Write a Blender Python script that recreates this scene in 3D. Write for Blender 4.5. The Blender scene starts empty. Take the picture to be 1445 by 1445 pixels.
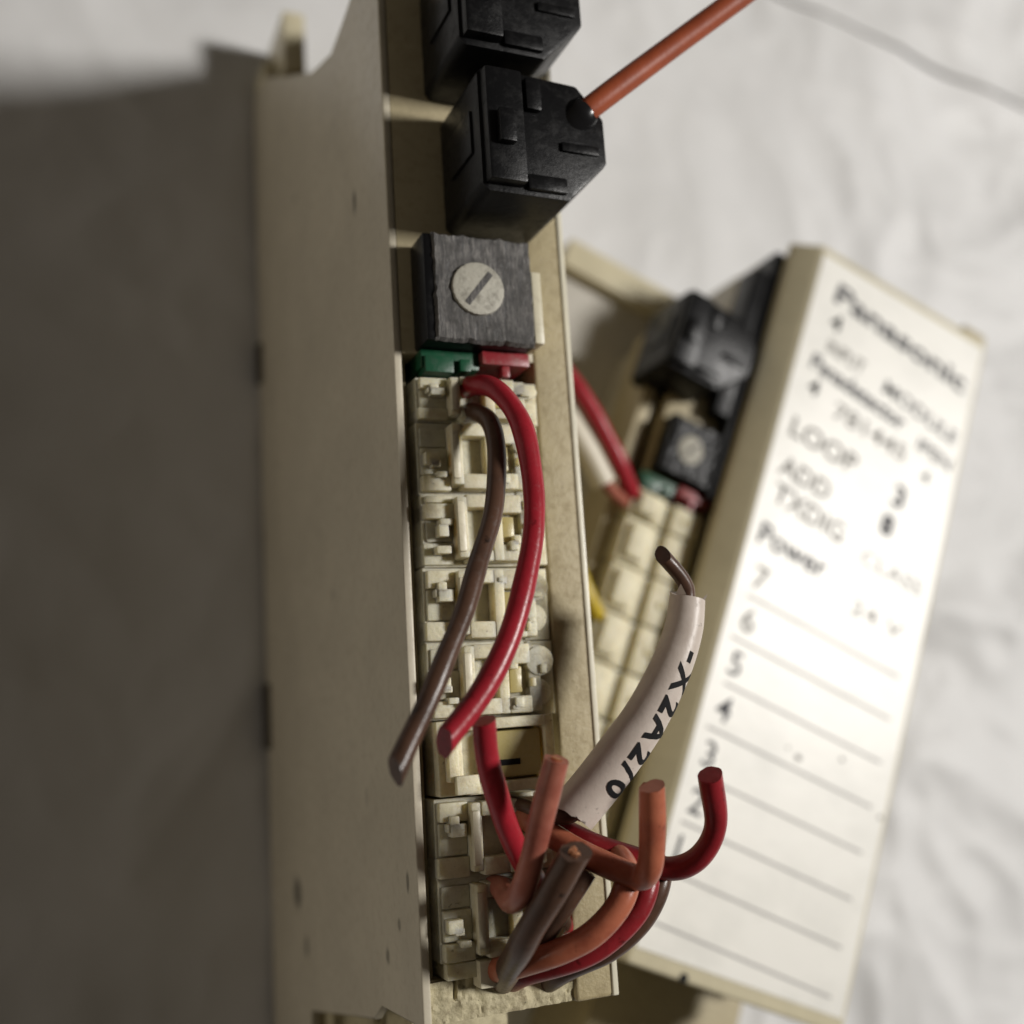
import bpy, bmesh, math, random
from mathutils import Vector, Matrix, noise
random.seed(4)
S = 0.001                       # everything below is measured in millimetres
sc = bpy.context.scene
C = bpy.data.collections.new('bench'); sc.collection.children.link(C)

# ------------------------------------------------------------------ camera
CAM = Vector((-22.505, 19.611, 119.864))
R = Matrix(((0.91940, -0.06190, 0.38842), (-0.01287, 0.98232, 0.18670), (-0.39311, -0.17665, 0.90236)))
RX = Matrix.Rotation(-0.193, 3, 'X'); RY = Matrix.Rotation(0.404, 3, 'Y'); RZ = Matrix.Rotation(-0.014, 3, 'Z')
R = RZ @ RY @ RX                # world to camera
FPX = 1559.94
cd = bpy.data.cameras.new('camera'); cam = bpy.data.objects.new('camera', cd); sc.collection.objects.link(cam)
cam.matrix_world = Matrix.Translation(CAM * S) @ R.transposed().to_4x4()
cd.sensor_fit = 'HORIZONTAL'; cd.sensor_width = 36; cd.lens = FPX / 1445 * 36
cd.clip_start = 0.005; cd.clip_end = 20
cd.dof.use_dof = True; cd.dof.focus_distance = 0.0715; cd.dof.aperture_fstop = 20
sc.camera = cam
# ------------------------------------------------------------------ light
w = bpy.data.worlds.new('World'); sc.world = w; w.use_nodes = True
bg = w.node_tree.nodes['Background']; bg.inputs[0].default_value = (1.0, 0.87, 0.72, 1); bg.inputs[1].default_value = 0.048
def lamp(name, pos, target, power, sx, sy, col):
    ld = bpy.data.lights.new(name, 'AREA'); ld.energy = power; ld.shape = 'ELLIPSE'; ld.size = sx * S; ld.size_y = sy * S; ld.color = col
    o = bpy.data.objects.new(name, ld); sc.collection.objects.link(o); p = Vector(pos) * S
    o.location = p; o.rotation_euler = (Vector(target) * S - p).to_track_quat('-Z', 'Y').to_euler()
    return o
lamp('bench_lamp', (468, 84, 528), (50, 40, 20), 4.85, 112, 112, (1.0, 0.97, 0.93))
lamp('left_fill', (-1400, 40, 330), (0, 40, 20), 2.5, 500, 300, (1.0, 0.89, 0.74))  # added fill from the left to brighten the shaded side wall, no known source
vs = sc.view_settings; vs.view_transform = 'Standard'; vs.look = 'None'; vs.exposure = 0; vs.gamma = 1; vs.use_curve_mapping = False
sc.cycles.max_bounces = 8; sc.cycles.use_denoising = True

# ------------------------------------------------------------------ materials
def nodes(name):
    m = bpy.data.materials.new(name); m.use_nodes = True
    nt = m.node_tree; b = nt.nodes['Principled BSDF']
    return m, nt, b
def N(nt, t, **kw):
    n = nt.nodes.new(t)
    for k, v in kw.items(): setattr(n, k, v)
    return n
def mixc(nt, fac, a, b, mode='MIX'):
    n = N(nt, 'ShaderNodeMix', data_type='RGBA', blend_type=mode)
    for sock, val in ((n.inputs[0], fac), (n.inputs[6], a), (n.inputs[7], b)):
        if isinstance(val, bpy.types.NodeSocket): nt.links.new(val, sock)
        else: sock.default_value = val if not isinstance(val, tuple) else (*val, 1)[:4]
    return n.outputs[2]
def nz(nt, vec, scale, detail=4, rough=.55, dist=0):
    n = N(nt, 'ShaderNodeTexNoise'); n.inputs['Scale'].default_value = scale; n.inputs['Detail'].default_value = detail
    n.inputs['Roughness'].default_value = rough; n.inputs['Distortion'].default_value = dist
    nt.links.new(vec, n.inputs['Vector']); return n.outputs[0]
def ramp(nt, f, lo, hi):
    n = N(nt, 'ShaderNodeMapRange'); n.inputs[1].default_value = lo; n.inputs[2].default_value = hi; n.clamp = True
    nt.links.new(f, n.inputs[0]); return n.outputs[0]
def bump(nt, b, h, strength, dist):
    n = N(nt, 'ShaderNodeBump'); n.inputs['Strength'].default_value = strength; n.inputs['Distance'].default_value = dist * S
    nt.links.new(h, n.inputs['Height']); nt.links.new(n.outputs[0], b.inputs['Normal'])
def coords(nt, stretch=(1, 1, 1), rot=(0, 0, 0), shift=True):
    t = N(nt, 'ShaderNodeTexCoord'); m = N(nt, 'ShaderNodeMapping')
    m.inputs['Scale'].default_value = [s / S for s in stretch]; m.inputs['Rotation'].default_value = rot
    nt.links.new(t.outputs['Object'], m.inputs[0])
    if not shift: return m.outputs[0]
    oi = N(nt, 'ShaderNodeObjectInfo'); mu = N(nt, 'ShaderNodeMath', operation='MULTIPLY'); mu.inputs[1].default_value = 73
    nt.links.new(oi.outputs['Random'], mu.inputs[0]); ad = N(nt, 'ShaderNodeVectorMath', operation='ADD')
    nt.links.new(m.outputs[0], ad.inputs[0]); nt.links.new(mu.outputs[0], ad.inputs[1]); return ad.outputs[0]
def plastic(name, col, dirt_col, dirt=.5, rough=.5, grain=.35, spots=(), grit=.3, spec=.35, sss=0):
    m, nt, b = nodes(name); v = coords(nt, shift=not spots)
    big = ramp(nt, nz(nt, v, .12, 5, .6, .6), .35, .72); fine = ramp(nt, nz(nt, v, 1.1, 6, .7), .48, .72)
    c = mixc(nt, big, col, tuple(x * .86 for x in col))
    mul = N(nt, 'ShaderNodeMath', operation='MULTIPLY'); nt.links.new(fine, mul.inputs[0]); mul.inputs[1].default_value = dirt
    c = mixc(nt, mul.outputs[0], c, dirt_col)
    sp = ramp(nt, nz(nt, v, 3.2, 2, .5), .70, .76)
    ms = N(nt, 'ShaderNodeMath', operation='MULTIPLY'); nt.links.new(sp, ms.inputs[0]); ms.inputs[1].default_value = grit
    c = mixc(nt, ms.outputs[0], c, tuple(x * .35 for x in dirt_col))
    for (p, r, k) in spots:                                   # scuffs and nicks with a place and shape of their own
        sub = N(nt, 'ShaderNodeVectorMath', operation='SUBTRACT'); nt.links.new(v, sub.inputs[0]); sub.inputs[1].default_value = p
        dv = N(nt, 'ShaderNodeVectorMath', operation='DIVIDE'); nt.links.new(sub.outputs[0], dv.inputs[0]); dv.inputs[1].default_value = r
        ln = N(nt, 'ShaderNodeVectorMath', operation='LENGTH'); nt.links.new(dv.outputs[0], ln.inputs[0])
        ad = N(nt, 'ShaderNodeMath', operation='ADD'); nt.links.new(ln.outputs['Value'], ad.inputs[0]); nt.links.new(nz(nt, v, 2.2, 3, .6), ad.inputs[1])
        f = N(nt, 'ShaderNodeMapRange'); f.inputs[1].default_value = 1.7; f.inputs[2].default_value = 1.05; f.inputs[4].default_value = k; f.clamp = True
        nt.links.new(ad.outputs[0], f.inputs[0]); c = mixc(nt, f.outputs[0], c, (.028, .024, .018))
    nt.links.new(c, b.inputs['Base Color'])
    rr = N(nt, 'ShaderNodeMapRange'); rr.inputs[3].default_value = rough - .08; rr.inputs[4].default_value = rough + .15
    nt.links.new(fine, rr.inputs[0]); nt.links.new(rr.outputs[0], b.inputs['Roughness']); b.inputs['Specular IOR Level'].default_value = spec
    if sss: b.inputs['Subsurface Weight'].default_value = sss; b.inputs['Subsurface Radius'].default_value = (1, .8, .45); b.inputs['Subsurface Scale'].default_value = 1.8 * S
    bump(nt, b, nz(nt, v, 2.6, 5, .7), grain, .12)
    return m
CREAM = (.43, .37, .235); DIRT = (.20, .155, .085)
spots = [((0, 59.7, 41), (1, 1.1, .45), .8), ((0, 4.2, 12.9), (1, 1.5, 1.6), .85), ((0, 0, 16.2), (1, 1.0, .7), .8), ((0, 9, 47.3), (1, .7, .35), .6),
         ((0, 3.5, 42), (1, .6, .5), .55), ((0, 70, 20), (1, .5, .6), .4), ((0, 30, 30), (1, .5, .5), .35), ((0, 6, 45), (1, .45, .4), .5), ((0, 46, 8), (1, .6, .6), .35), ((0, 14, 38), (1, .8, .25), .35)]
M = {}
M['side'] = plastic('side_plastic', (.55, .50, .39), (.38, .33, .245), .40, .45, .16, spots, .14)
M['housing'] = plastic('housing_plastic', CREAM, DIRT, .35, .48, .25)
M['rim'] = plastic('dusty_rim_plastic', (.42, .35, .20), (.22, .17, .085), .6, .5, .55, grit=.5)
M['gritty'] = plastic('gritty_plastic', (.52, .46, .29), (.14, .11, .06), .8, .6, .9, grit=.7)
M['terminal'] = plastic('terminal_plastic', (.69, .63, .445), (.38, .32, .19), .6, .45, .5, grit=.6, sss=.55)
M['terminal_pale'] = plastic('terminal_pale_plastic', (.68, .63, .47), (.38, .32, .21), .45, .4, .25, grit=.3)
M['edge_highlight'] = plastic('edge_highlight_plastic', (.72, .68, .54), (.6, .55, .42), .2, .3, .08, grit=.05)  # paler plastic, the rim's edge highlight is put into its colour
M['lever'] = plastic('lever_plastic', (.46, .385, .16), (.24, .18, .07), .4, .35, .2)
M['lid'] = plastic('lid_plastic', (.60, .545, .385), (.34, .28, .17), .22, .42, .12, grit=.15)
M['tier'] = plastic('tier_plastic', (.55, .525, .47), (.34, .31, .26), .3, .5, .15)
M['green'] = plastic('green_board', (.010, .075, .035), (.02, .03, .02), .4, .4, .2)
M['red_part'] = plastic('red_plastic', (.27, .025, .032), (.20, .11, .09), .9, .4, .2)
M['black'] = plastic('black_plastic', (.005, .005, .0055), (.013, .012, .011), .35, .40, .22, grit=.0, spec=.2)
m, nt, b = nodes('glossy_black'); b.inputs['Base Color'].default_value = (.01, .01, .011, 1); b.inputs['Roughness'].default_value = .22; M['gloss'] = m
def scratched():
    m, nt, b = nodes('scratched_switch_face'); v = coords(nt, (1, 1, 1)); v2 = coords(nt, (3.4, .42, 1), (0, 0, -.38)); v3 = coords(nt, (5.5, .30, 1), (0, 0, -.22))
    a = ramp(nt, nz(nt, v2, 1.5, 8, .8, .4), .44, .70); c = mixc(nt, a, (.060, .058, .058), (.42, .40, .375))
    c = mixc(nt, ramp(nt, nz(nt, v3, 1.4, 3, .6), .62, .70), c, (.42, .40, .38))
    d = ramp(nt, nz(nt, v, .42, 5, .7, .6), .42, .66); c = mixc(nt, d, c, (.075, .072, .068))
    nt.links.new(c, b.inputs['Base Color']); b.inputs['Roughness'].default_value = .6; bump(nt, b, a, .8, .12); return m
M['scratched'] = scratched()
M['foot'] = plastic('foot_rubber', (.06, .05, .04), (.1, .08, .06), .4, .7, .2)
M['rotor'] = plastic('rotor_plastic', (.42, .40, .335), (.15, .14, .115), .8, .55, .7)
def wire_mat(name, col, dark, rough=.36):
    m, nt, b = nodes(name); v = coords(nt)
    a = ramp(nt, nz(nt, v, .5, 4, .6), .42, .74); c = mixc(nt, a, col, dark)
    nt.links.new(c, b.inputs['Base Color']); b.inputs['Roughness'].default_value = rough; b.inputs['Specular IOR Level'].default_value = .34
    sc_ = ramp(nt, nz(nt, v, 1.9, 6, .75, .5), .56, .74); c = mixc(nt, sc_, c, tuple(min(1, x * .8 + .022) for x in col))
    dk = ramp(nt, nz(nt, v, .9, 3, .6), .66, .76); c = mixc(nt, dk, c, tuple(x * .35 for x in dark)); nt.links.new(c, b.inputs['Base Color'])
    rr = N(nt, 'ShaderNodeMapRange'); rr.inputs[3].default_value = rough - .06; rr.inputs[4].default_value = rough + .25; nt.links.new(sc_, rr.inputs[0]); nt.links.new(rr.outputs[0], b.inputs['Roughness'])
    bump(nt, b, nz(nt, v, 1.3, 5, .65), .25, .12); return m
M['w_red'] = wire_mat('red_insulation', (.33, .017, .028), (.25, .014, .021))
M['w_darkred'] = wire_mat('dark_red_insulation', (.26, .018, .024), (.17, .014, .016))
M['w_orange'] = wire_mat('orange_insulation', (.40, .125, .068), (.27, .07, .04))
M['w_rust'] = wire_mat('rust_insulation', (.36, .125, .085), (.23, .065, .045))
M['w_brown'] = wire_mat('brown_insulation', (.085, .044, .028), (.05, .028, .019), .36)
M['w_cable'] = wire_mat('orange_cable_jacket', (.32, .070, .026), (.25, .052, .02), .55)
M['w_yellow'] = wire_mat('yellow_insulation', (.55, .40, .03), (.45, .33, .03))
M['w_green'] = wire_mat('green_insulation', (.02, .16, .06), (.02, .10, .04))
M['sleeve'] = wire_mat('marker_sleeve_plastic', (.56, .49, .43), (.48, .41, .355), .45)
M['sleeve_b'] = wire_mat('white_sleeve_plastic', (.66, .61, .50), (.58, .52, .42), .45)
m, nt, b = nodes('copper'); b.inputs['Base Color'].default_value = (.72, .34, .18, 1); b.inputs['Metallic'].default_value = 1; b.inputs['Roughness'].default_value = .3; M['copper'] = m
m, nt, b = nodes('black_ink'); b.inputs['Base Color'].default_value = (.012, .012, .013, 1); b.inputs['Roughness'].default_value = .7; b.inputs['Specular IOR Level'].default_value = .12; M['ink'] = m
m, nt, b = nodes('grey_ink'); b.inputs['Base Color'].default_value = (.09, .09, .10, 1); b.inputs['Roughness'].default_value = .7; b.inputs['Specular IOR Level'].default_value = .12; M['ink_grey'] = m
m, nt, b = nodes('faint_ink'); b.inputs['Base Color'].default_value = (.26, .25, .23, 1); b.inputs['Roughness'].default_value = .7; b.inputs['Specular IOR Level'].default_value = .12; M['ink_faint'] = m
m, nt, b = nodes('rule_ink'); b.inputs['Base Color'].default_value = (.36, .35, .34, 1); b.inputs['Roughness'].default_value = .7; b.inputs['Specular IOR Level'].default_value = .12; M['ink_rule'] = m
def label_mat():
    m, nt, b = nodes('label_card'); v = coords(nt)
    a = ramp(nt, nz(nt, v, .16, 4, .6), .45, .75); c = mixc(nt, a, (.80, .785, .73), (.70, .69, .64))
    nt.links.new(c, b.inputs['Base Color']); b.inputs['Roughness'].default_value = .39; b.inputs['Specular IOR Level'].default_value = .43
    bump(nt, b, nz(nt, v, .35, 4, .6), .1, .3); return m
M['label'] = label_mat()
def paper_mat():
    m, nt, b = nodes('crumpled_paper'); v = coords(nt)
    a = ramp(nt, nz(nt, v, .05, 5, .6), .35, .7); c = mixc(nt, a, (.66, .657, .652), (.60, .597, .59))
    nt.links.new(c, b.inputs['Base Color']); b.inputs['Roughness'].default_value = .5; b.inputs['Specular IOR Level'].default_value = .2
    bump(nt, b, nz(nt, v, .55, 4, .6), .12, .5); return m
M['paper'] = paper_mat()

# ------------------------------------------------------------------ helpers
def at(px, py, z):              # a point of the place seen at a pixel of the photograph, at height z
    d = R.transposed() @ Vector(((px - 722.5) / FPX, -(py - 722.5) / FPX, -1)); return CAM + d * ((z - CAM.z) / d.z)
def obj(name, bm, mat, parent=None, loc=(0, 0, 0), smooth=True):
    me = bpy.data.meshes.new(name)
    bmesh.ops.scale(bm, vec=(S, S, S), verts=bm.verts); bmesh.ops.recalc_face_normals(bm, faces=bm.faces)
    bm.to_mesh(me); bm.free(); me.materials.append(mat)
    if smooth:
        me.polygons.foreach_set('use_smooth', [True] * len(me.polygons)); me.set_sharp_from_angle(angle=math.radians(38))
    o = bpy.data.objects.new(name, me); C.objects.link(o); o.location = Vector(loc) * S
    if parent: o.parent = parent
    return o
def tag(o, label, cat=None, group=None, kind=None):
    o['label'] = label
    if cat: o['category'] = cat
    if group: o['group'] = group
    if kind: o['kind'] = kind
    return o
def empty(name, loc=(0, 0, 0), rz=0):
    o = bpy.data.objects.new(name, None); C.objects.link(o); o.location = Vector(loc) * S; o.rotation_euler = (0, 0, rz); o.empty_display_size = .005
    return o
def dup(o, parent, loc=None):   # a copy of a part with its sub-parts, sharing mesh data
    c = o.copy(); C.objects.link(c); c.parent = parent
    if loc is not None: c.location = Vector(loc) * S
    for ch in [k for k in bpy.data.objects if k.parent == o]:
        d = ch.copy(); C.objects.link(d); d.parent = c
    return c
def prism(bm, poly, a, b_, axis='z', bev=0, seg=2):
    n = len(poly)
    f = {'z': lambda p, t: (p[0], p[1], t), 'x': lambda p, t: (t, p[0], p[1]), 'y': lambda p, t: (p[0], t, p[1])}[axis]
    lo = [bm.verts.new(f(p, a)) for p in poly]; hi = [bm.verts.new(f(p, b_)) for p in poly]
    fs = [bm.faces.new(lo[::-1]), bm.faces.new(hi)] + [bm.faces.new((lo[i], lo[(i + 1) % n], hi[(i + 1) % n], hi[i])) for i in range(n)]
    if bev:
        es = list({e for q in fs for e in q.edges})
        bmesh.ops.bevel(bm, geom=es, offset=bev, segments=seg, affect='EDGES', profile=.6, clamp_overlap=True)
def box(bm, x0, x1, y0, y1, z0, z1, bev=.12, seg=2):
    prism(bm, [(x0, y0), (x1, y0), (x1, y1), (x0, y1)], z0, z1, 'z', bev, seg)
def cyl(bm, c, r, z0, z1, n=24, bev=.1, rx=None):
    prism(bm, [(c[0] + (rx or r) * math.cos(2 * math.pi * k / n), c[1] + r * math.sin(2 * math.pi * k / n)) for k in range(n)], z0, z1, 'z', bev)
def B1(*a, **k):
    bm = bmesh.new(); box(bm, *a, **k); return bm
def spline(P, n=10):            # centripetal-like smooth curve through the points
    P = [Vector(p) for p in P]; Q = [P[0] * 2 - P[1]] + P + [P[-1] * 2 - P[-2]]; out = []
    for i in range(1, len(Q) - 2):
        p0, p1, p2, p3 = Q[i - 1:i + 3]; k = n
        for s in range(k):
            t = s / k; out.append(.5 * (2 * p1 + (p2 - p0) * t + (2 * p0 - 5 * p1 + 4 * p2 - p3) * t * t + (3 * p1 - p0 - 3 * p2 + p3) * t ** 3))
    out.append(P[-1]); return out
def frames(pts):
    T = [(pts[min(i + 1, len(pts) - 1)] - pts[max(i - 1, 0)]).normalized() for i in range(len(pts))]
    u = T[0].orthogonal().normalized(); F = []
    for t in T:
        u = (u - t * u.dot(t)).normalized(); F.append((t, u, t.cross(u)))
    return F
def tube(bm, pts, r, seg=18, cut=(0, 0), inner=None, wob=.0):
    F = frames(pts); n = len(pts); rr = r if callable(r) else (lambda s: r)
    rings = []
    for i, (p, (t, u, v)) in enumerate(zip(pts, F)):
        ra = rr(i / (n - 1)) * (1 + wob * noise.noise(p * .35))
        rg = []
        for k in range(seg):
            a = 2 * math.pi * k / seg; d = u * math.cos(a) + v * math.sin(a); q = p + d * ra
            if i in (0, n - 1): q += t * (random.random() - .5) * .16 * ra
            if i == 0 and cut[0]: q += t * cut[0] * math.cos(a) * ra
            if i == n - 1 and cut[1]: q += t * cut[1] * math.cos(a + 1) * ra
            rg.append(bm.verts.new(q))
        rings.append(rg)
    for a, b_ in zip(rings, rings[1:]):
        for k in range(seg): bm.faces.new((a[k], a[(k + 1) % seg], b_[(k + 1) % seg], b_[k]))
    if inner is None:
        bm.faces.new(rings[0][::-1]); bm.faces.new(rings[-1])
    else:
        for rg, (p, (t, u, v)), sgn in ((rings[0], (pts[0], F[0]), 1), (rings[-1], (pts[-1], F[-1]), -1)):
            c = sum((q.co for q in rg), Vector()) / seg
            i1 = [bm.verts.new(c + (q.co - c) * inner) for q in rg]; i2 = [bm.verts.new(q.co + t * sgn * 1.5) for q in i1]
            for k in range(seg):
                bm.faces.new((rg[k], rg[(k + 1) % seg], i1[(k + 1) % seg], i1[k])); bm.faces.new((i1[k], i1[(k + 1) % seg], i2[(k + 1) % seg], i2[k]))
            bm.faces.new(i2)
def text_bm(s, size, thick=.0, extrude=.03):
    cu = bpy.data.curves.new('t', 'FONT'); cu.body = s; cu.size = size; cu.extrude = 0; cu.offset = thick; cu.resolution_u = 4
    o = bpy.data.objects.new('t', cu); sc.collection.objects.link(o); bpy.context.view_layer.update()
    me = bpy.data.meshes.new_from_object(o.evaluated_get(bpy.context.evaluated_depsgraph_get()))
    bm = bmesh.new(); bm.from_mesh(me); bpy.data.objects.remove(o); bpy.data.curves.remove(cu); bpy.data.meshes.remove(me)
    return bm

# ------------------------------------------------------------------ the paper they rest on
def paper():
    def axis(lo, hi, step, far):
        a = [lo + step * i for i in range(int((hi - lo) / step) + 1)]; d = step; x = a[-1]
        while x < far[1]: d *= 1.35; x += d; a.append(x)
        d = step; x = a[0]; pre = []
        while x > far[0]: d *= 1.35; x -= d; pre.append(x)
        return pre[::-1] + a
    X = axis(-40, 150, .8, (-330, 480)); Y = axis(-45, 150, .8, (-330, 480))
    A0 = at(1120, 0, 0); A1 = at(1460, 160, 0); ed = (A1 - A0).normalized(); en = Vector((ed.y, -ed.x, 0)); en = en if en.dot(at(1445, 0, 0) - A0) > 0 else -en
    def h(x, y):
        p = Vector((x, y, 0)); q = p + noise.noise_vector(p * .03) * 7
        r1 = 1 - abs(noise.noise(q * .034 + Vector((3, 1, 5)))) * 2.0; r2 = 1 - abs(noise.noise(q * .075 + Vector((9, 4, 2)))) * 2
        r3 = 1 - abs(noise.noise(q * .17 + Vector((1, 7, 3)))) * 2
        amp = .38 + 1.0 * max(0, min(1, (x - 35 - .40 * y) / 30)) + .3 * max(0, min(1, (y - 95) / 30))
        z = amp * (1.7 * (max(r1, -.3) - .7) + .75 * (r2 - .6) + .26 * (r3 - .5)) - .6
        near = 1 if (-14 < x < 16 and -14 < y < 96) else 0
        return min(z, -.02) if near else min(z, 1.2)
    bm = bmesh.new(); V = [[bm.verts.new((x, y, h(x, y))) for x in X] for y in Y]
    for j in range(len(Y) - 1):
        for i in range(len(X) - 1): bm.faces.new((V[j][i], V[j][i + 1], V[j + 1][i + 1], V[j + 1][i]))
    me = bpy.data.meshes.new('paper_sheet'); bmesh.ops.scale(bm, vec=(S, S, S), verts=bm.verts); bm.to_mesh(me); bm.free(); me.materials.append(M['paper'])
    me.polygons.foreach_set('use_smooth', [True] * len(me.polygons))
    o = bpy.data.objects.new('paper_ground', me); C.objects.link(o); o['kind'] = 'structure'; o['label'] = 'crumpled white paper sheet spread under both modules'
    bm = bmesh.new(); rows = []                                            # a second sheet lies over the first
    for j in range(60):
        t_ = .5 * j * (1 + j * .06); row = []
        for i in range(170):
            sl = -70 + i * 1.5; p = A0 + ed * sl + en * (t_ + .35 * noise.noise(Vector((sl * .05, 2, 0))))
            row.append(bm.verts.new((p.x, p.y, max(h(p.x, p.y), -1.2) + .30 + .42 * math.exp(-t_ / 5) + .3 * noise.noise(p * .05))))
        rows.append(row)
    for a_, b_ in zip(rows, rows[1:]):
        for i in range(169): bm.faces.new((a_[i], a_[i + 1], b_[i + 1], b_[i]))
    o2 = obj('paper_sheet', bm, M['paper']); so = o2.modifiers.new('thick', 'SOLIDIFY'); so.thickness = .12 * S; o2['kind'] = 'structure'; o2['label'] = 'second white sheet lying over the first at upper right'
paper()

# ------------------------------------------------------------------ the terminal deck, shared by both modules (z = 0 at the deck)
PITCH = 5.08; CELLS = [6.58 + PITCH * k for k in range(8)]
def cell_bm(kind):
    bm = bmesh.new(); y = 2.42
    if kind == 'open':
        box(bm, 1.55, 3.3, -y, y, -5.1, .6); box(bm, 2.0, 2.7, -1.5, 1.5, .6, 1.5, .1)
        box(bm, 3.3, 9.0, 1.7, y, -5.1, 1.5); box(bm, 3.3, 9.0, -y, -1.7, -5.1, 1.4); box(bm, 9.0, 9.7, -y, y, -5.1, 1.3); box(bm, 3.3, 9.0, -1.7, 1.7, -5.1, -.5, .02)
        box(bm, 2.3, 3.9, -2.3, -1.1, 1.35, 1.9, .1)
        return bm
    if kind == 'covered':
        box(bm, 1.55, 5.2, -y, y, -5.1, 1.0, .3); box(bm, 2.2, 4.4, -1.9, 1.9, .9, 1.7, .35); box(bm, 5.2, 6.4, -y, y, -5.1, .3, .1)
        box(bm, 6.4, 9.6, -y, y, -5.1, 1.15, .25); box(bm, 9.6, 10.6, -y, y, -5.1, -.2, .1)
        return bm
    rnd = random.Random(len(kind) * 7 + sum(map(ord, kind)))
    yy = -y
    while yy < y - .5:                                                    # irregular plates along the outer edge
        w_ = min(y - yy, rnd.uniform(1.0, 2.2)); box(bm, 1.3 + rnd.uniform(0, .35), 3.5, yy, yy + w_ - .08, -5.1, rnd.uniform(.3, 1.0), .14); yy += w_
    for _ in range(3):
        a_ = rnd.uniform(-2.1, 1.3); x_ = rnd.uniform(1.6, 2.4); box(bm, x_, x_ + rnd.uniform(.5, 1.2), a_, a_ + rnd.uniform(.4, .9), .2, rnd.uniform(.9, 1.3), .1)
    box(bm, 3.5, 4.25, -2.1, rnd.uniform(1.7, 2.3), -5.1, rnd.uniform(1.25, 1.6), .18)
    box(bm, 4.2, 6.1, 1.35, 2.3, -5.1, 1.5, .16); box(bm, 4.2, 6.1, -2.35, -1.4 + rnd.uniform(-.2, .3), -5.1, 1.45, .16)
    box(bm, 6.0, 6.75, -2.35, 2.3, -5.1, rnd.uniform(1.3, 1.6), .16); box(bm, 3.6, 6.1, -1.5, 1.4, -5.1, .35, .02)
    box(bm, 6.7, 8.35, .75 + rnd.uniform(0, .4), 2.3, -5.1, 1.35, .16); box(bm, 6.7, 8.35, -2.35, -1.2, -5.1, 1.4, .16); box(bm, 6.7, 8.35, -1.2, .95, -5.1, .45, .02)
    box(bm, 8.3, 9.2, -2.3, 2.2, -5.1, rnd.uniform(1.05, 1.3), .16)
    for c_ in (1.1, -1.0): cyl(bm, (9.15 + rnd.uniform(-.1, .15), c_), rnd.uniform(.85, 1.08), -5.1, rnd.uniform(.9, 1.25), 16, .16)
    for _ in range(5):
        a_ = rnd.uniform(-2.2, 1.7); x_ = rnd.uniform(6.2, 9.2); box(bm, x_, x_ + rnd.uniform(.25, .7), a_, a_ + rnd.uniform(.25, .7), .6, rnd.uniform(1.4, 1.75), .09)
    box(bm, 8.6, 10.5, -2.5, 2.5, -5.1, .25, .05); box(bm, 1.4, 9, -2.54, 2.54, -5.1, .1, .02)
    return bm
deck_kit = {}
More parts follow.
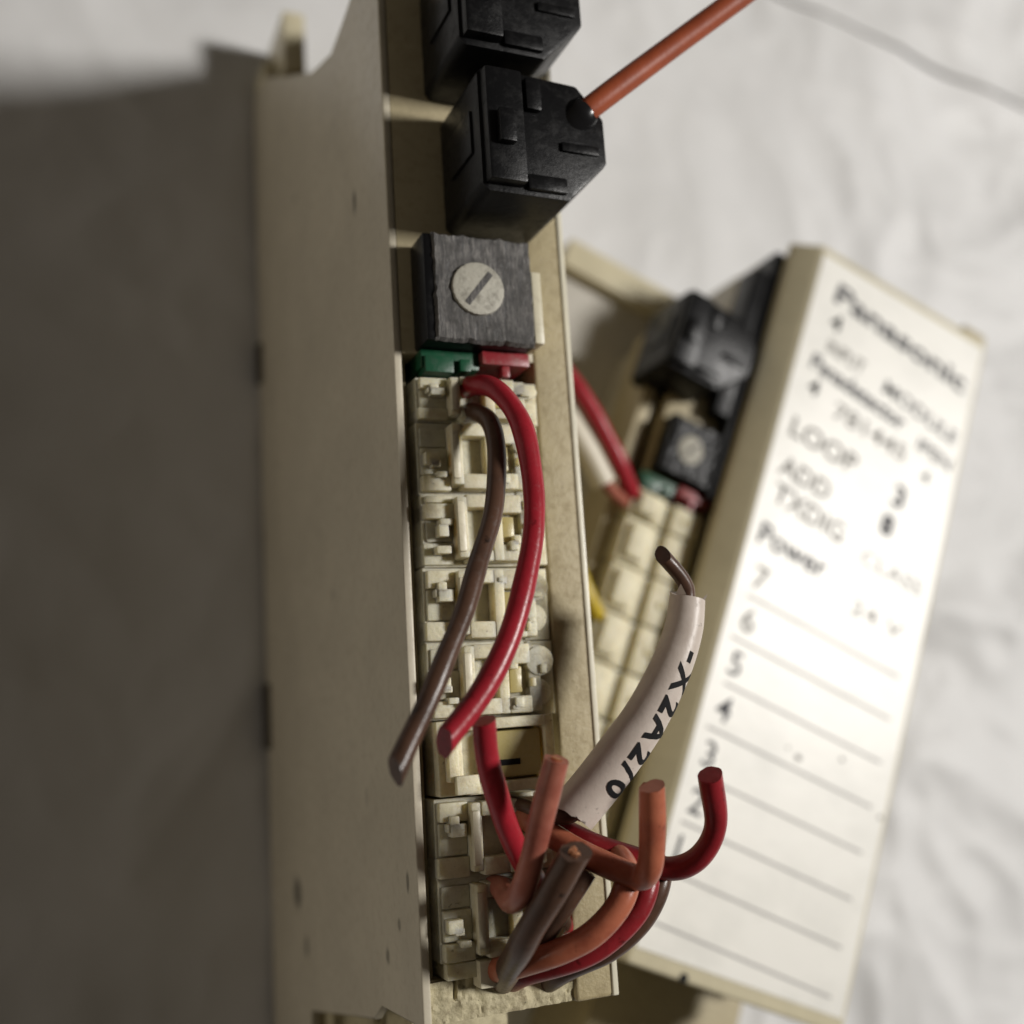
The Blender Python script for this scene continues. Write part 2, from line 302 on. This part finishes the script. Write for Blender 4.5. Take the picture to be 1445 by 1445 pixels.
def deck(root, z, wired, dx=0, dy=0):
    for k, y in enumerate(CELLS):
        kind = 'covered' if not wired else ('open' if k == 2 else ('plain', 'plain_b', 'plain_c')[k % 3])
        if kind not in deck_kit:
            o = obj('terminal', cell_bm(kind), M['terminal'], root, (dx, y + dy, z)); deck_kit[kind] = o
            bm = bmesh.new()
            if kind == 'open': box(bm, 5.3, 8.8, -1.55, 1.55, -1.2, 1.0, .25)
            else: box(bm, 6.9, 7.8, -1.0, .8, -.6, 1.05, .15)
            lv = obj('lever', bm, M['lever'], o)
            if kind == 'open':
                obj('slot', B1(5.35, 7.2, -.75, -.35, .6, 1.04, bev=.03), M['ink'], o)
            else:
                obj('clamp_frame', B1(3.45, 4.0, -1.7, 1.75, 1.2, 1.7, bev=.15), M['terminal_pale'], o)
            if kind == 'covered': bpy.data.objects.remove(lv); [bpy.data.objects.remove(q) for q in list(bpy.data.objects) if q.parent == o]; bm = bmesh.new(); cyl(bm, (7.9, 0), .45, .95, 1.32, 12, .08); obj('screw', bm, M['lever'], o)
        else: o = dup(deck_kit[kind], root, (dx, y + dy, z))
        o.rotation_euler.z = random.uniform(-.012, .012); o.location.z += random.uniform(-.12, .10) * S; o.location.x += random.uniform(-.08, .08) * S
        if k == 7: o.scale.y = .62; o.location.y -= .9 * S
    obj('divider', B1(1.6, 9.0, 3.0, 4.0, -5.1, .4, bev=.1), M['terminal'], root, (dx, dy, z))
    bm = bmesh.new(); box(bm, 1.7, 6, 43.4, 44.7, -5.1, .9, .1); box(bm, 1.9, 4.0, 43.0, 44.2, -1, 1.2, .1); box(bm, 4.4, 5.2, 43.1, 44.0, -1, 1.4, .1)
    obj('green_board', bm, M['green'], root, (dx, dy, z))
    bm = bmesh.new(); box(bm, 6.05, 9.7, 43.7, 44.7, -5.1, 1.5, .15); box(bm, 7.6, 8.2, 42.9, 43.8, .3, 1.3, .1)
    obj('red_block', bm, M['red_part'], root, (dx, dy, z))
    bm = bmesh.new(); box(bm, 1.6, 9.7, 44.75, 52.6, -1, 2.7, .3)
    sw = obj('rotary_switch', bm, M['black'], root, (dx, dy, z))
    bm = bmesh.new(); n = 40
    gx = []
    for j in range(n + 1):
        row = []
        for i in range(n + 1):
            x = 2.2 + 7.5 * i / n + .12 * noise.noise(Vector((1, j * .4, 0))); y = 44.72 + 7.9 * j / n + .15 * noise.noise(Vector((i * .35, 5, 0))); q = Vector((x, y, 1))
            z_ = 2.95 + .16 * noise.noise(q * 1.3) + .10 * noise.noise(q * 3.5) - (.35 if i in (0, n) or j in (0, n) else 0); row.append(bm.verts.new((x, y, z_)))
        gx.append(row)
    for j in range(n):
        for i in range(n): bm.faces.new((gx[j][i], gx[j][i + 1], gx[j + 1][i + 1], gx[j + 1][i]))
    obj('switch_face', bm, M['scratched'] if wired else M['black'], sw)
    bm = bmesh.new(); cyl(bm, (5.4, 48.6), 1.95, 2.6, 3.22, 28, .3); ro = obj('rotor', bm, M['rotor'], sw)
    bm = B1(-1.5, 1.5, -.22, .22, 3.1, 3.25, bev=.02); bmesh.ops.rotate(bm, cent=(0, 0, 0), matrix=Matrix.Rotation(.9, 3, 'Z'), verts=bm.verts); bmesh.ops.translate(bm, vec=(5.4, 48.6, 0), verts=bm.verts)
    obj('slot', bm, M['scratched'], sw)
    if not wired: sw.scale = (.74, .82, .72); sw.location += Vector((.26 * 6.2, .18 * 48, 0)) * S
    obj('tab', B1(9.85, 10.6, 45.2, 50.6, -1, 2.4, bev=.12), M['terminal_pale'], root, (dx, dy, z))
def plug_bm():
    bm = bmesh.new()
    oct_ = [(0, .5), (.5, 0), (6.4, 0), (9.6, 3.2), (9.6, 6.6), (7.6, 8.9), (.6, 9.2), (0, 8.6)]
    prism(bm, oct_, 0, 7.6, 'z', .3)
    box(bm, .25, 3.0, .5, 8.7, 7.3, 8.5, .25); box(bm, .9, 2.1, 3.0, 5.4, 8.2, 9.1, .2); box(bm, 3.2, 6.2, .35, 1.5, 7.2, 8.0, .25); box(bm, 3.4, 4.6, 6.2, 8.6, 7.3, 8.1, .25)
    box(bm, -.22, .4, 3.2, 6.4, 2.2, 6.4, .2); box(bm, 6.0, 8.9, 3.6, 4.3, 7.3, 7.85, .15)
    return bm

# ------------------------------------------------------------------ near module, lid off
H = 49.3; WA = 13.8
near = tag(empty('terminal_module'), 'tall cream plastic terminal module with its lid off, standing nearest on the paper', 'module', 'terminal modules on the paper')
PROF = [(-24, 0), (91.6, 0), (90.4, 7.4), (84.5, 17.5), (78.2, 28.5), (75.8, 35.5), (76.4, 40), (78, H), (0.3, H), (0, 40), (-1.5, 38.0), (-5.0, 17.5), (-24, 15.5)]
def hat(top): return [(y, min(z, top)) for y, z in PROF]
bm = bmesh.new(); prism(bm, PROF, 0, .6, 'x', .14, 3); obj('side_wall', bm, M['side'], near)
bm = bmesh.new(); prism(bm, [(y * .985 + .6, z) for y, z in hat(H - 1.6)], .6, 1.3, 'x', 0)
prism(bm, [(y * .985 + .6, z) for y, z in hat(H - 5)], 1.3, 10.7, 'x', 0); obj('body', bm, M['housing'], near)
RIMP = [(-24, 0), (93, 0), (97, 7.5), (96.5, 12), (93.2, 25), (91.2, 33), (90, 42), (90, H)] + PROF[8:]  # unseen far end of the rim, lengthened to shape the cast shadow
bm = bmesh.new(); prism(bm, RIMP, 10.7, WA, 'x', .28, 3); obj('rim_wall', bm, M['rim'], near)
bm = bmesh.new(); box(bm, WA - .42, WA + .02, .35, 89.5, H - .5, H + .14, .1, 3); obj('rim_highlight', bm, M['edge_highlight'], near)  # added thin strip, its pale colour stands in for the highlight along the rim
bm = bmesh.new(); box(bm, .61, 10.69, 44.6, 77.6, H - 2.4, H - .02, .05); obj('deck_plate', bm, M['housing'], near)
bm = bmesh.new(); nx, ny = 64, 20; g = []
for j in range(ny + 1):
    row = []
    for i in range(nx + 1):
        x = .61 + 10.07 * i / nx; y = .25 + 2.65 * j / ny; q = Vector((x * 1.6, y * .9, 3))
        z = H - .35 + .16 * noise.noise(q) + .10 * noise.noise(q * 3.1) + .06 * noise.noise(q * 7)
        if noise.noise(Vector((x * .55, 9, 1))) > .2 and y > 1.6: z -= .35
        row.append(bm.verts.new((x, y, z if j else H - 1.0)))
    g.append(row)
for j in range(ny):
    for i in range(nx): bm.faces.new((g[j][i], g[j][i + 1], g[j + 1][i + 1], g[j + 1][i]))
obj('end_ledge', bm, M['gritty'], near)
obj('end_block', B1(.61, 10.68, .25, 2.9, H - 5.1, H - 1.05, bev=.05), M['housing'], near)
for x0, x1, y0, zt in ((3.6, 4.7, 2.35, 1.0), (4.75, 6.0, 2.75, 1.25), (6.05, 7.3, 2.45, 1.15), (7.35, 8.3, 2.8, 1.3), (8.4, 9.6, 3.1, .7)):
    obj('end_tooth', B1(x0, x1, y0, 4.05, H - 2, H + zt, bev=.14), M['terminal_pale'], near)
deck(near, H, True)
pk = obj('plug', plug_bm(), M['black'], near, (4.3, 53.7, H)); pk['label'] = 'black plug holding the orange cable'
dup(pk, near, (3.2, 64.2, H))['label'] = 'black plug at the top edge of the picture'
obj('pin', B1(10.4, 11.8, 68.2, 72, H + 2, H + 6.4, bev=.3), M['lid'], near)
for i, (x0, x1, y0, y1, z0, z1) in enumerate(((.2, 1.7, 91.0, 94.0, 0, 5.0), (1.9, 4.4, 91.4, 98.6, 0, 8.2), (8.2, 9.6, 90.8, 94.0, 0, 7.0))):
    obj('rail_clip', B1(x0, x1, y0, y1, z0, z1, bev=.3), M['lid'], near)
for i, (z0, z1, y0) in enumerate(((14, 20, -26), (20.3, 27, -24), (27.4, 33, -25), (33.3, 40, -23))):
    obj('rail_clip', B1(1.2 + .9 * (i % 2), 9.5, y0, -1.6 - (38 - z1) * .17, z0, z1, bev=.4), M['gritty'], near)
for y0, y1 in ((57, 61.5), (17.2, 24)):
    obj('foot', B1(-.5, .3, y0, y1, 0, 1.8, bev=.2), M['foot'], near)

# ------------------------------------------------------------------ far module, lid on, with its label
YAW = -.414; BO = Vector((26.759, -1.727, 0)); cb, sb = math.cos(YAW), math.sin(YAW); U0 = 11.5
org = BO + Vector((cb * -U0, sb * -U0, 0))
far = tag(empty('terminal_module', org, YAW), 'lower cream plastic terminal module with the white written label on its lid', 'module', 'terminal modules on the paper')
ZD = 22.4; ZL = 28.0
bm = bmesh.new(); prism(bm, [(0, 0), (35.4, 0), (35.4, 75.2), (7.6, 75.2), (7.6, 62.5), (0, 62.5)], 0, ZD - 5.2, 'z', .3); obj('body', bm, M['tier'], far)
obj('side_wall', B1(-1.2, .3, .1, 62.4, ZD - 8, ZD - 1.2, bev=.2), M['housing'], far)
bm = bmesh.new(); prism(bm, [(1.46, 44.6), (11, 44.6), (11, 75.0), (7.7, 75.0), (7.7, 62.3), (1.46, 62.3)], ZD - 5.3, ZD - .02, 'z', .05); obj('deck_plate', bm, M['housing'], far)
bm = bmesh.new(); prism(bm, [(-11.4, 26), (7.5, 26), (7.5, 73), (-11.4, 73)], 0, 8.6, 'z', .3); obj('base_tier', bm, M['tier'], far)
obj('end_wall', B1(-11.4, 7.4, 69.3, 73.0, 8.5, 10.4, bev=.35), M['lid'], far)
deck(far, ZD, False, -1.1, -.5)
dup(pk, far, (-2.6, 54.0, ZD - 2.4))['label'] = 'black plug beside the labelled lid'
bm = bmesh.new(); box(bm, 7.6, 11.2, 44.0, 75.0, ZD - 1, ZD + 2.5, .25); box(bm, 5.8, 8.2, 53.5, 72, ZD - 1, ZD + 2.2, .2); obj('socket_strip', bm, M['black'], far)
bm = bmesh.new(); prism(bm, [(8.6, ZD + 2.6), (37.0, ZD + 2.6), (37.0, ZL - 2.2), (35.5, ZL), (11.3, ZL), (8.7, ZL - 2.3)], -1.5, 76.4, 'y', .35, 3); lid = obj('lid', bm, M['lid'], far)
bm = bmesh.new(); prism(bm, [(10.4, -1.1), (35.4, -1.1), (35.4, 55.2), (10.4, 55.2)], ZD - 2.3, ZD + 2.7, 'z', .3); obj('lid_skirt', bm, M['lid'], far)
obj('latch', B1(33.2, 36.6, 76.0, 78.4, ZD, ZL - 1.4, bev=.4), M['housing'], far)
obj('end_step', B1(17.5, 35.2, -18, -.1, 0, 12.5, bev=.4), M['housing'], far)
bm = bmesh.new(); cyl(bm, (17.2, -1.15), .45, ZL - .25, ZL + .04, 14, .03); obj('screw_hole', bm, M['ink'], far)
bm = bmesh.new(); prism(bm, [(11.55, .0), (35.15, .0), (35.15, 75.4), (11.55, 75.4)], ZL - .03, ZL + .09, 'z', .03, 1); card = obj('label_card', bm, M['label'], far)
card['label'] = 'white card with black writing and ruled rows'
def write(s, u, v, size, mat, ang=0, width=None, thick=.0):
    bm = text_bm(s, size, thick)
    xs = [q.co.x for q in bm.verts]; k = width / (max(xs) - min(xs)) if width else 1; x0 = min(xs)
    rot_ = Matrix.Rotation(math.radians(ang), 3, 'Z')
    for q in bm.verts:
        p = rot_ @ Vector(((q.co.x - x0) * k, q.co.y, 0)); q.co = Vector((p.x + u + U0, p.y + v, ZL + .115))
    obj('lettering', bm, mat, card, smooth=False)
G, F_ = M['ink_grey'], M['ink_faint']
write('Panasonic', 2.7, 70.6, 3.5, G, -6, 19.6, .09)
write('4', 3.0, 67.3, 2.8, M['ink'], -4, None, .06)
write('INPUT', 3.4, 64.4, 2.3, F_, -4, 5.2, .04); write('MODULE', 11.6, 63.4, 2.4, G, -8, 11.0, .03)
write('Panadetector', 1.9, 61.7, 2.6, G, -6, 13.5, .07); write('IPEN', 17.6, 59.2, 2.2, G, -8, 5.0, .03)
write('4', 2.4, 58.9, 2.4, M['ink'], -4, None, .1)
write('781445', 6.2, 57.6, 2.7, F_, -4, 10.2, .03); write('4', 19.0, 55.8, 2.2, G, -4, None, .03)
write('LOOP', 1.6, 53.2, 3.2, F_, -4, 9.0, .06); write('ADD', 1.5, 48.7, 3.0, F_, -4, 6.6, .06); write('TXDIG', 1.6, 45.5, 3.2, F_, -6, 9.4, .05)
write('Power', 1.2, 40.6, 3.3, G, -4, 8.8, .06)
write('3', 16.0, 51.6, 3.6, G, -4, None, .12); write('8', 15.2, 48.0, 3.2, G, -4, None, .15)
write('CLASS', 13.8, 43.6, 2.5, F_, -3, 8.4, .0); write('24 V', 13.9, 38.0, 2.5, F_, -3, 7.0, .0)
for k in range(7): write(str(k + 1), 1.35 + .1 * k, 8.2 + 4.62 * k, 3.5, G if k < 5 else F_, -3, None, .03)
for k in range(8):
    v = 1.9 + 4.62 * k; u0 = 1.2 + (.6 if k % 2 else 0); bm = bmesh.new()
    q = [(u0 + U0, v + .5), (21.8 + U0, v - .5), (21.8 + U0, v - .26), (u0 + U0, v + .74)]
    bm.faces.new([bm.verts.new((x, y, ZL + .115)) for x, y in q]); obj('ruled_line', bm, M['ink_rule'], card, smooth=False)
for (u, v, r) in ((12.0, 21.7, .42), (17.1, 23.3, .3), (10.6, 22.2, .2), (23.1, 19.4, .3)):
    bm = bmesh.new(); bm.faces.new([bm.verts.new((u + U0 + r * math.cos(a * .7), v + r * .7 * math.sin(a * .7), ZL + .115)) for a in range(9)]); obj('speck', bm, M['ink_faint'], card, smooth=False)

# ------------------------------------------------------------------ wires (each a thing of its own)
def wire(name, label, cat, group, pts, r, mat, cut=(0, 0), core=(0, 1), n=10):
    P = spline([at(x, y, z) for x, y, z in pts], n); P = [p + noise.noise_vector(p * .22) * .14 for p in P]; root = tag(empty(name, P[0]), label, cat, group)
    bm = bmesh.new(); tube(bm, [p - P[0] for p in P], r, cut=cut, wob=.08); obj('insulation', bm, mat, root)
    for e in (0, 1):
        if core[e]:
            p, t = (P[0], P[0] - P[1]) if e == 0 else (P[-1], P[-1] - P[-2]); t.normalize(); bm = bmesh.new()
            for j in range(5):
                o = t.orthogonal().normalized(); o.rotate(Matrix.Rotation(j * 1.256, 3, t)); q = p - P[0] + o * (r * .27)
                tube(bm, [q - t * .8, q + t * (.02 + .10 * random.random())], r * .20, 8)
            obj('copper_core', bm, M['copper'], root)
    return root
g1 = 'cut wires in the near module'
wire('cut_wire', 'long dark red wire arching down from the top terminal of the near module', 'wire', g1,
     [(650, 556, H - 1.2), (667, 545, H + 1.5), (702, 552, H + 4), (736, 602, H + 6), (753, 685, H + 7), (748, 785, H + 8), (725, 880, H + 8.6), (687, 965, H + 9), (628, 1048, H + 9.4)], .72, M['w_red'], (0, .9), (0, 0))
wire('cut_wire', 'long brown wire hanging from the top terminal toward the grey side wall', 'wire', g1,
     [(652, 590, H - 1.2), (668, 581, H + 1.4), (692, 598, H + 3.6), (701, 655, H + 5), (691, 740, H + 6.5), (657, 855, H + 8.2), (612, 968, H + 9.4), (557, 1088, H + 10)], .64, M['w_brown'], (0, .9), (0, 0))
wire('cut_wire', 'bright red wire with its cut end pointing up beside the open terminal', 'wire', g1,
     [(800, 1318, H - 1.5), (775, 1275, H + 1.8), (742, 1222, H + 4.2), (713, 1158, H + 6), (692, 1088, H + 7.5), (683, 1018, H + 8.8)], .74, M['w_red'], (0, .2), (0, 0))
wire('cut_wire', 'rust coloured wire standing up with bare copper at its tip', 'wire', g1,
     [(690, 1250, H - 1.0), (707, 1254, H + 1.6), (722, 1272, H + 4.6), (738, 1255, H + 7.0), (753, 1200, H + 8.6), (769, 1132, H + 9.8), (785, 1072, H + 10.8)], .76, M['w_rust'], (0, 0), (0, 1))
wire('cut_wire', 'short thick brown wire slanting up right with a copper glint at its tip', 'wire', g1,
     [(708, 1385, H - 1.2), (720, 1362, H + 2.4), (742, 1325, H + 5.6), (777, 1266, H + 8.4), (814, 1204, H + 10.4)], .88, M['w_brown'], (0, .5), (0, 1))
wire('cut_wire', 'grey brown wire lying right behind the short thick brown one', 'wire', g1,
     [(728, 1380, H - 1.0), (740, 1362, H + 1.5), (768, 1322, H + 4.0), (800, 1272, H + 5.6), (826, 1228, H + 6.2)], .66, M['w_brown'], (0, 0), (0, 0))
wire('cut_wire', 'orange wire running right and bent straight up, its cut end over the sleeve side', 'wire', g1,
     [(716, 1146, H - 1.2), (738, 1152, H + 1.4), (772, 1175, H + 3.2), (822, 1202, H + 5.2), (868, 1224, H + 6.8), (903, 1238, H + 8.0), (917, 1222, H + 9.2), (921, 1180, H + 10.0), (920, 1110, H + 11)], .80, M['w_orange'], (0, .2), (0, 0), 8)
wire('cut_wire', 'dark red wire hooking up at far right over the written label', 'wire', g1,
     [(735, 1146, H - 1.5), (770, 1160, H + 1.2), (830, 1187, H + 3.4), (890, 1208, H + 4.8), (945, 1226, H + 6.0), (988, 1210, H + 7.6), (1011, 1160, H + 9.0), (1001, 1092, H + 10.4)], .76, M['w_darkred'], (0, .2), (0, 0))
wire('cut_wire', 'orange wire looping from the lowest terminal up to the bent orange one', 'wire', g1,
     [(690, 1368, H - 1.0), (712, 1366, H + 1.6), (768, 1351, H + 4.2), (832, 1322, H + 6.2), (872, 1280, H + 7.0), (885, 1236, H + 6.6), (872, 1206, H + 4.6), (850, 1196, H + 2.6)], .80, M['w_orange'], (0, 0), (0, 0))
wire('cut_wire', 'dark red wire looping just under the lowest orange loop', 'wire', g1,
     [(720, 1384, H - 1.0), (740, 1374, H + .8), (795, 1360, H + 3.0), (852, 1332, H + 4.6), (898, 1286, H + 5.4), (914, 1240, H + 5.2), (902, 1212, H + 3.6)], .76, M['w_darkred'], (0, 0), (0, 0))
wire('cut_wire', 'dark brown wire forming the outermost loop at lower right of the bundle', 'wire', g1,
     [(770, 1386, H - 1.0), (800, 1368, H + 1.2), (856, 1340, H + 3.4), (906, 1296, H + 4.6), (931, 1240, H + 4.8), (922, 1206, H + 3.4)], .80, M['w_brown'], (0, 0), (0, 0))
SLV = [(806, 1150, H + 4.4), (838, 1112, H + 5.0), (876, 1062, H + 5.8), (912, 1010, H + 6.4), (945, 945, H + 6.9), (964, 890, H + 7.0), (970, 842, H + 7.0)]
wire('cut_wire', 'dark brown wire running through the printed white sleeve', 'wire', g1,
     [(712, 1132, H - 1.4), (732, 1136, H + 1.2), (765, 1148, H + 3.0)] + SLV + [(963, 818, H + 7.2), (934, 784, H + 7.6)], .52, M['w_brown'], (0, .9), (0, 0), 8)
# printed sleeve
P = spline([at(*p) for p in SLV], 14); root = tag(empty('marker_sleeve', P[0]), 'pinkish white wire marker sleeve with black printed characters, over the near rim', 'wire marker')
P = [p - P[0] for p in P]; rs = lambda s: 1.56 - .36 * max(0, (s - .35) / .65)
bm = bmesh.new(); tube(bm, P, rs, 28, (.25, -.35), .72); obj('sleeve', bm, M['sleeve'], root)
for ang, ln in ((.3, .45), (2.7, .3), (4.4, .55)):
    t, u, v = frames(P)[-1]; rr_ = rs(1); bm = bmesh.new(); A = [P[-1] + (u * math.cos(ang + d) + v * math.sin(ang + d)) * rr_ * k for d in (-.32, .32) for k in (1, .8)]
    tip = P[-1] + t * ln + (u * math.cos(ang) + v * math.sin(ang)) * (rr_ + .15)
    vv = [bm.verts.new(p - t * .1) for p in A] + [bm.verts.new(tip)]; bmesh.ops.convex_hull(bm, input=vv); obj('torn_flap', bm, M['sleeve'], root)
L = [0]
for a, b_ in zip(P, P[1:]): L.append(L[-1] + (b_ - a).length)
Fr = frames(P); Vd = R.transposed() @ Vector((0, 0, 1))
def onsleeve(s, off, lift):
    s = max(0, min(L[-1] - 1e-4, s)); i = max(k for k in range(len(L) - 1) if L[k] <= s); f = (s - L[i]) / (L[i + 1] - L[i])
    p = P[i].lerp(P[i + 1], f); t = Fr[i][0].lerp(Fr[i + 1][0], f).normalized(); r = rs(s / L[-1]) + lift
    e = (Vd - t * Vd.dot(t)).normalized(); d = e.cross(t)                  # d points to the lower right side of the sleeve
    if d.dot(R.transposed() @ Vector((1, 0, 0))) < 0: d = -d
    a = off / r; return p + (e * math.cos(a) + d * math.sin(a)) * r
def sleeve_text(txt, s0, size, off):
    s = s0
    for ch in txt:
        bm = text_bm(ch, size, .075)
        bmesh.ops.subdivide_edges(bm, edges=[e for e in bm.edges if e.calc_length() > .25], cuts=2, use_grid_fill=False)
        bmesh.ops.triangulate(bm, faces=bm.faces)
        wd = max(q.co.x for q in bm.verts) if bm.verts else .5
        for q in bm.verts: q.co = onsleeve(s - q.co.x, off + q.co.y, .03)
        obj('printed_character', bm, M['ink'], root, smooth=False); s -= wd + .30
sleeve_text('-X2A2/0', L[-1] * .775, 2.35, .26)
# orange cable out of the near plug
cab = [(782, 200, H + 5.4), (812, 171, H + 6.9), (845, 143, H + 7.8), (940, 72, H + 9), (1060, -16, H + 11), (1240, -150, H + 14)]
P = spline([at(*p) for p in cab], 8); root = tag(empty('orange_cable', P[0]), 'straight orange cable leaving the black plug toward the top edge', 'cable')
bm = bmesh.new(); tube(bm, [p - P[0] for p in P], .84, wob=.02); obj('jacket', bm, M['w_cable'], root)
d = (P[14] - P[8]).normalized(); bm = bmesh.new(); tube(bm, [p - P[0] for p in P[2:14]], lambda s: 1.28 - .16 * max(0, (s - .8) / .2) ** 2, 30, inner=.66); obj('strain_relief', bm, M['gloss'], root)
# wires of the far module
g2 = 'cut wires in the far module'
wire('cut_wire', 'bright red wire reaching the far module from behind the near rim', 'wire', g2,
     [(770, 490, 25), (800, 528, 25), (832, 575, 25), (868, 640, 24.5), (892, 695, 23), (902, 722, 20)], .85, M['w_red'], (0, 0), (0, 0))
wire('cut_wire', 'brown wire end poking from the blank white sleeve', 'wire', g2,
     [(806, 600, 25.2), (840, 655, 24.8), (862, 690, 24), (884, 712, 22.4), (892, 722, 20.4)], .62, M['w_rust'], (0, 0), (0, 0))
P = spline([at(*p) for p in ((780, 560, 25), (806, 600, 25.2), (830, 640, 25), (852, 682, 24.6))], 8); root = tag(empty('marker_sleeve', P[0]), 'blank white wire sleeve next to the bright red wire of the far module', 'wire marker')
bm = bmesh.new(); tube(bm, [p - P[0] for p in P], 1.25, 22, inner=.7); obj('sleeve', bm, M['sleeve_b'], root)
wire('cut_wire', 'yellow wire end seen behind the bright edge of the near rim', 'wire', g2,
     [(815, 800, 23.5), (832, 842, 23.5), (846, 872, 22.8), (853, 888, 21.5), (856, 896, 18)], .75, M['w_yellow'], (0, 0), (0, 0))
wire('cut_wire', 'green wire end tucked under the yellow one', 'wire', g2,
     [(812, 840, 22), (826, 866, 22), (838, 888, 21.4), (845, 898, 18)], .6, M['w_green'], (0, 0), (0, 0))
